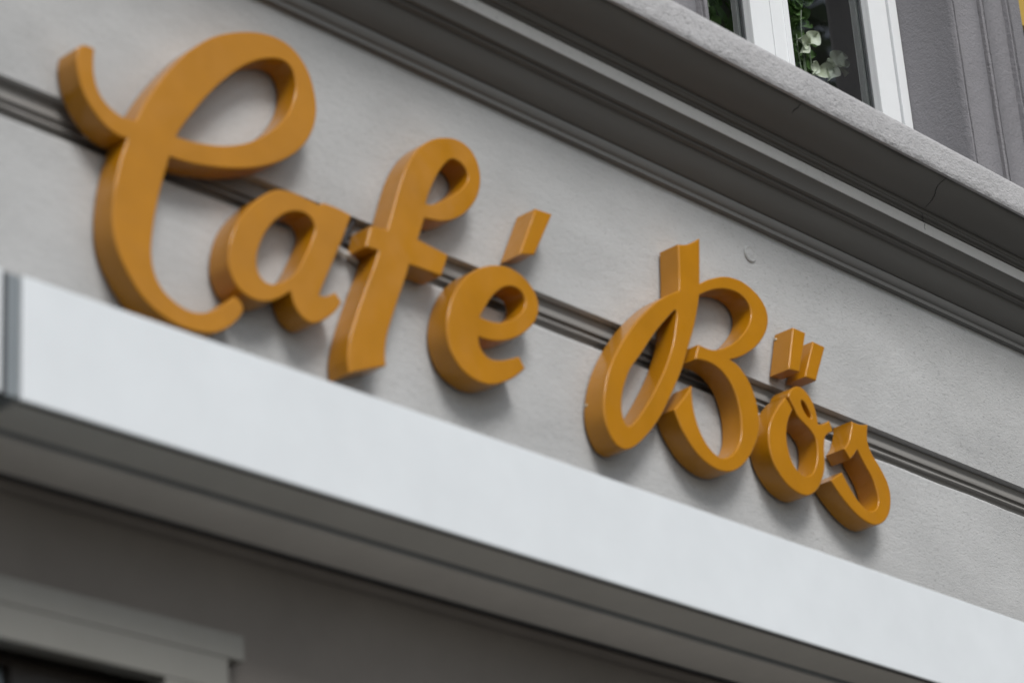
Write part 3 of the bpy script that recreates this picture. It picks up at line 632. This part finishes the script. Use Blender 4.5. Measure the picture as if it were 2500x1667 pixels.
# ------------------------------------------------------------------ small things on the wall
p = on(1829, 621, 0.0)
bm = bmesh.new(); rings = []
for r, y in ((0.026, 0.002), (0.026, -0.004), (0.0225, -0.0065), (0.018, -0.0045), (0.012, -0.0055), (0.0, -0.006)):
    if r == 0: rings.append([bm.verts.new((p.x, y, p.z))]); continue
    rings.append([bm.verts.new((p.x + r * math.cos(t), y + 0.0006 * math.sin(3 * t), p.z + r * math.sin(t))) for t in [2 * math.pi * k / 24 for k in range(24)]])
for A, B in zip(rings[:-1], rings[1:]):
    for k in range(24):
        if len(B) == 1: bm.faces.new((A[k], A[(k + 1) % 24], B[0]))
        else: bm.faces.new((A[k], A[(k + 1) % 24], B[(k + 1) % 24], B[k]))
capo = obj_bm('wall_cap', bm, M['wall'], None, 40)
tag(capo, 'small round cap painted like the wall above the capital B', 'wall cap')

cab = empty('sign_cable', on(838, 590, 0.0)); tag(cab, 'short black cable with white connector between letters a and f', 'cable')
bm = bmesh.new()
P0 = [on(x, y, Y) for x, y, Y in ((868, 535, 0.02), (862, 548, -0.004), (853, 562, -0.016), (845, 578, -0.02), (838, 594, -0.018), (830, 606, -0.012))]
for ph in (0, math.pi):
    pts_ = []
    for i in range(31):
        t = i / 30 * (len(P0) - 1); k = min(int(t), len(P0) - 2); q = P0[k].lerp(P0[k + 1], t - k)
        pts_.append(q + Vector((math.cos(i * 0.9 + ph), 0, math.sin(i * 0.9 + ph))) * 0.004)
    tube(bm, pts_, 0.0038, 8)
obj_bm('wire', bm, M['cable'], cab, 60)
bm = bmesh.new()
tube(bm, [on(818, 604, -0.016), on(830, 614, -0.016), on(842, 624, -0.016)], [0.010, 0.011, 0.006], 10)
tube(bm, [on(838, 616, -0.016), on(857, 628, -0.014), on(874, 642, -0.012)], [0.008, 0.007, 0.003], 10)
obj_bm('connector', bm, M['plug'], cab, 50)

pq = on(2497, 30, -0.06)
pl = empty('ochre_board', (pq.x + 0.1, -0.02, pq.z - 0.4)); tag(pl, 'ochre painted board fixed beside the window surround', 'board')
box('panel', on(2489, 40, -0.045).x, 8.2, -0.045, -0.024, on(2497, 62, -0.045).z, 7.6, M['ochre'], pl, 0.004)
box('edge_frame', on(2495, 70, -0.05).x, 8.24, -0.02, 0.001, on(2497, 74, -0.05).z, 7.64, M['black'], pl, 0.003)

# ------------------------------------------------------------------ pot plant behind the glass
def leaf_mat(name, c1, c2):
    mt, t, p_ = new_mat(name)
    tc = N(t, 'ShaderNodeTexCoord'); n1 = N(t, 'ShaderNodeTexNoise', Scale=14.0, Detail=3.0); t.links.new(tc.outputs['Object'], n1.inputs['Vector'])
    r1 = ramp(t, n1.outputs['Fac'], 0.35, c1 + (1,), 0.65, c2 + (1,)); t.links.new(r1.outputs[0], p_.inputs['Base Color'])
    p_.inputs['Roughness'].default_value = 0.5; p_.inputs['Subsurface Weight'].default_value = 0.0
    return mt
M['petal'] = leaf_mat('pale_petal', (0.62, 0.66, 0.50), (0.74, 0.76, 0.68))
M['leafy'] = leaf_mat('dark_leaf', (0.06, 0.13, 0.03), (0.14, 0.23, 0.08))
M['stem'] = leaf_mat('plant_stem', (0.20, 0.26, 0.16), (0.30, 0.33, 0.27))
M['pot'] = paint('terracotta_pot', (0.30, 0.12, 0.06), rough=0.7)
YP = 0.40
pot_c = on(1990, 190, YP)
plant = empty('pot_plant', (pot_c.x, YP, WZ0 + 0.0125)); tag(plant, 'pot plant with pale petals standing behind the window glass', 'plant')
bm = bmesh.new(); rings = []
for r, z in ((0.05, 0.0), (0.075, 0.13), (0.082, 0.13), (0.082, 0.15), (0.068, 0.15), (0.066, 0.12)):
    rings.append([bm.verts.new((pot_c.x + r * math.cos(t), YP + r * math.sin(t), WZ0 + 0.0125 + z)) for t in [2 * math.pi * k / 20 for k in range(20)]])
for A, B in zip(rings[:-1], rings[1:]):
    for k in range(20): bm.faces.new((A[k], A[(k + 1) % 20], B[(k + 1) % 20], B[k]))
bm.faces.new(rings[0][::-1]); bm.faces.new(rings[-1])
obj_bm('pot', bm, M['pot'], plant, 40)
soil = Vector((pot_c.x, YP, WZ0 + 0.13))
def leaf(name, base, tip, width, mat, curl=0.25, roll=0.0, par=None):
    """one cupped leaf between two points"""
    base, tip = Vector(base), Vector(tip); d = tip - base; L_ = d.length; d.normalize()
    s = d.cross(Vector((0, -1, 0.15)).normalized()).normalized(); n_ = s.cross(d)
    s, n_ = s * math.cos(roll) + n_ * math.sin(roll), n_ * math.cos(roll) - s * math.sin(roll)
    bm_ = bmesh.new(); rows = []
    for i in range(7):
        u = i / 6; w = width * (math.sin(math.pi * min(1, (u * 0.97 + 0.03) ** 0.72)) ** 1.0 + 0.03)
        row = []
        for j in range(-2, 3):
            v = j / 2
            row.append(bm_.verts.new(base + d * (u * L_) + s * (v * w) + n_ * (curl * width * v * v - curl * L_ * 0.35 * u * u + 0.12 * width * math.sin(u * 5 + v * 3))))
        rows.append(row)
    for A, B in zip(rows[:-1], rows[1:]):
        for k in range(4): bm_.faces.new((A[k], A[k + 1], B[k + 1], B[k]))
    return obj_bm(name, bm_, mat, par or plant, 80)
def S7(x, y): return (x / 2.6133 + 1600, y / 2.6133)
def pl_at(x, y, Y=YP): X_, Y_ = S7(x, y); return on(X_, Y_, Y)
petals = [((975, 285), (1035, 212), 0.024, 0.2), ((968, 280), (965, 222), 0.018, -0.5), ((960, 285), (915, 250), 0.02, 0.4), ((965, 290), (940, 335), 0.016, 0.2),
          ((1120, 420), (1185, 335), 0.026, 0.1), ((1115, 430), (1100, 385), 0.02, -0.6), ((1150, 430), (1235, 405), 0.022, 0.5), ((1165, 430), (1222, 480), 0.022, 0.3), ((1130, 430), (1115, 505), 0.024, -0.2), ((1110, 440), (1020, 475), 0.02, 0.3), ((1005, 470), (1020, 390), 0.018, 0.1), ((1180, 380), (1190, 330), 0.018, 0.9)]
for a_, b_, w_, rl in petals: leaf('petal', pl_at(*a_), pl_at(*b_, YP - 0.015), w_ * 1.3, M['petal'], 0.55, rl)
leaves = [((890, 230), (945, 195), 0.024, 0), ((880, 200), (900, 150), 0.02, .3), ((900, 120), (960, 140), 0.024, .2), ((870, 90), (930, 60), 0.024, .5), ((940, 100), (985, 60), .02, -.3), ((880, 40), (940, 20), .024, .1), ((900, 300), (930, 260), .02, .2), ((905, 330), (960, 320), .018, 0), ((890, 400), (930, 395), .016, 0), ((960, 460), (1015, 440), .018, .4)]
rl_ = random.Random(5)
for _ in range(34):
    cx_, cy_ = rl_.uniform(850, 985), rl_.uniform(-60, 420); an = rl_.uniform(0, 6.28); ln = rl_.uniform(45, 85)
    leaves.append(((cx_, cy_), (cx_ + ln * math.cos(an), cy_ + ln * math.sin(an)), rl_.uniform(.02, .034), rl_.uniform(-1, 1)))
for a_, b_, w_, rl in leaves: leaf('leaf', pl_at(*a_, YP + 0.08), pl_at(*b_, YP + 0.06), w_, M['leafy'], 0.3, rl)
for tip, mid_ in (((980, 285), (985, 370)), ((1125, 430), (1040, 300)), ((945, 330), (925, 400)), ((1010, 470), (1000, 520)), ((900, 220), (905, 400)), ((930, 70), (910, 300))):
    a_ = pl_at(*tip, YP + 0.01); b_ = pl_at(*mid_, YP + 0.01); pts_ = []
    for i in range(13):
        t = i / 12; pts_.append(a_ * (1 - t) ** 2 + b_ * 2 * t * (1 - t) + soil * t * t)
    bm = bmesh.new(); tube(bm, pts_, 0.0022, 6); obj_bm('stem', bm, M['stem'], plant, 60)

# a second, bushy plant behind the other sash
p2 = on(1742, 60, 0.36)
bush = empty('pot_plant', (p2.x, 0.38, WZ0 + 0.0125)); tag(bush, 'bushy dark green pot plant behind the other sash, without pale petals', 'plant')
bm = bmesh.new(); rings = []
for r, z in ((0.06, 0.0), (0.085, 0.15), (0.092, 0.15), (0.092, 0.17), (0.078, 0.17), (0.076, 0.14)):
    rings.append([bm.verts.new((p2.x + r * math.cos(t), 0.38 + r * math.sin(t), WZ0 + 0.0125 + z)) for t in [2 * math.pi * k / 20 for k in range(20)]])
for A, B in zip(rings[:-1], rings[1:]):
    for k in range(20): bm.faces.new((A[k], A[(k + 1) % 20], B[(k + 1) % 20], B[k]))
bm.faces.new(rings[0][::-1]); bm.faces.new(rings[-1])
obj_bm('pot', bm, M['pot'], bush, 40)
rb = random.Random(9)
for k in range(7):
    tip = Vector((p2.x + rb.uniform(-.10, .08), 0.36 + rb.uniform(-.04, .08), p2.z + rb.uniform(-.2, .35)))
    bm = bmesh.new(); tube(bm, [Vector((p2.x, .38, WZ0 + .14)), Vector((p2.x, .38, WZ0 + .14)).lerp(tip, .5) + Vector((rb.uniform(-.03, .03), 0, .02)), tip], 0.003, 6); obj_bm('stem', bm, M['stem'], bush, 60)
for k in range(75):
    q = Vector((p2.x + rb.uniform(-.14, .09), 0.36 + rb.uniform(-.05, .09), p2.z + rb.uniform(-.22, .42)))
    d_ = Vector((rb.uniform(-1, 1), rb.uniform(-.5, .2), rb.uniform(-.9, .6))).normalized() * rb.uniform(.05, .09)
    leaf('leaf', q, q + d_, rb.uniform(.016, .028), M['leafy'], 0.35, rb.uniform(-1, 1), bush)

# ------------------------------------------------------------------ street trees across the road (seen mirrored in the glass), plus added light blockers nearby
M['bark'] = plaster('tree_bark', (0.10, 0.075, 0.055), fine=0.8, coarse=1.0, pits=0.3)
M['foliage'] = leaf_mat('street_tree_leaf', (0.045, 0.09, 0.02), (0.10, 0.16, 0.04))
def make_tree(x, y, h, seed, label, spread=1.0, group='street trees across the road'):
    rnd = random.Random(seed)
    t_ = empty('street_tree', (x, y, 0)); tag(t_, label, 'tree', group)
    bm_ = bmesh.new(); top = h * 0.55
    tube(bm_, [(x + 0.1 * math.sin(i), y + 0.08 * math.cos(i * 1.3), top * i / 6) for i in range(7)], [0.34 - 0.035 * i for i in range(7)], 10)
    tips = []
    for k in range(9):
        a = k * 2.4 + rnd.random(); z0_ = h * (0.28 + 0.03 * k); L_ = h * (0.30 - 0.012 * k)
        pts_ = [Vector((x, y, z0_)) + Vector((math.cos(a) * L_ * u * 0.8 * spread, math.sin(a) * L_ * u * 0.8 * spread, L_ * u * 0.75 + 0.2 * math.sin(u * 5 + k))) for u in (0, .25, .5, .75, 1)]
        tube(bm_, pts_, [0.13, 0.10, 0.07, 0.045, 0.02], 6); tips += pts_[2:]
    obj_bm('trunk', bm_, M['bark'], t_, 50)
    verts, faces = [], []
    clumps = []
    for k in range(60):
        q = rnd.choice(tips) + Vector((rnd.gauss(0, 0.9) * spread, rnd.gauss(0, 0.9) * spread, rnd.gauss(0.3, 0.9)))
        clumps.append((q, rnd.uniform(0.5, 1.2)))
    for k in range(26):
        a = rnd.random() * 6.28; r = h * 0.20 * spread * math.sqrt(rnd.random()); clumps.append((Vector((x + math.cos(a) * r, y + math.sin(a) * r, h * rnd.uniform(0.55, 0.95))), rnd.uniform(0.6, 1.2)))
    for q, r in clumps:
        for k in range(95):
            d = Vector((rnd.gauss(0, 1), rnd.gauss(0, 1), rnd.gauss(0, 0.8))); d.normalize()
            pnt = q + d * r * rnd.uniform(0.35, 1.05)
            u = Vector((rnd.gauss(0, 1), rnd.gauss(0, 1), rnd.gauss(0, 0.6))).normalized(); w = u.cross(d + Vector((0.01, 0, 0.02))).normalized()
            s = rnd.uniform(0.08, 0.17); b0 = len(verts)
            verts += [pnt - u * s, pnt + w * s * 0.55, pnt + u * s, pnt - w * s * 0.55]; faces.append((b0, b0 + 1, b0 + 2, b0 + 3))
    me = bpy.data.meshes.new('crown'); me.from_pydata(verts, [], faces); link('crown', me, M['foliage'], t_)
tree_spots = [(21.5, -13.9, 24.0), (27.5, -13.4, 25.0), (33.5, -14.2, 23.0)]
for i, (x, y, h) in enumerate(tree_spots):
    make_tree(x, y, h, 11 + i, 'leafy street tree on the far pavement across the road')
for i, (x, y, h, lb) in enumerate(((11.4, -4.0, 13.5, 'unseen leafy tree added past the window surround, dims that end and mirrors in the glass'), (-2.6, -3.9, 11.0, 'unseen low leafy tree added beside the awning joint to block side light'), (-9.0, -4.0, 14.0, 'unseen taller leafy tree added well before the awning joint to block side light'))):
    make_tree(x, y, h, 31 + i, lb, 0.55, 'unseen light-blocking trees on the near pavement')  # near trees added out of view to dim light along the facade
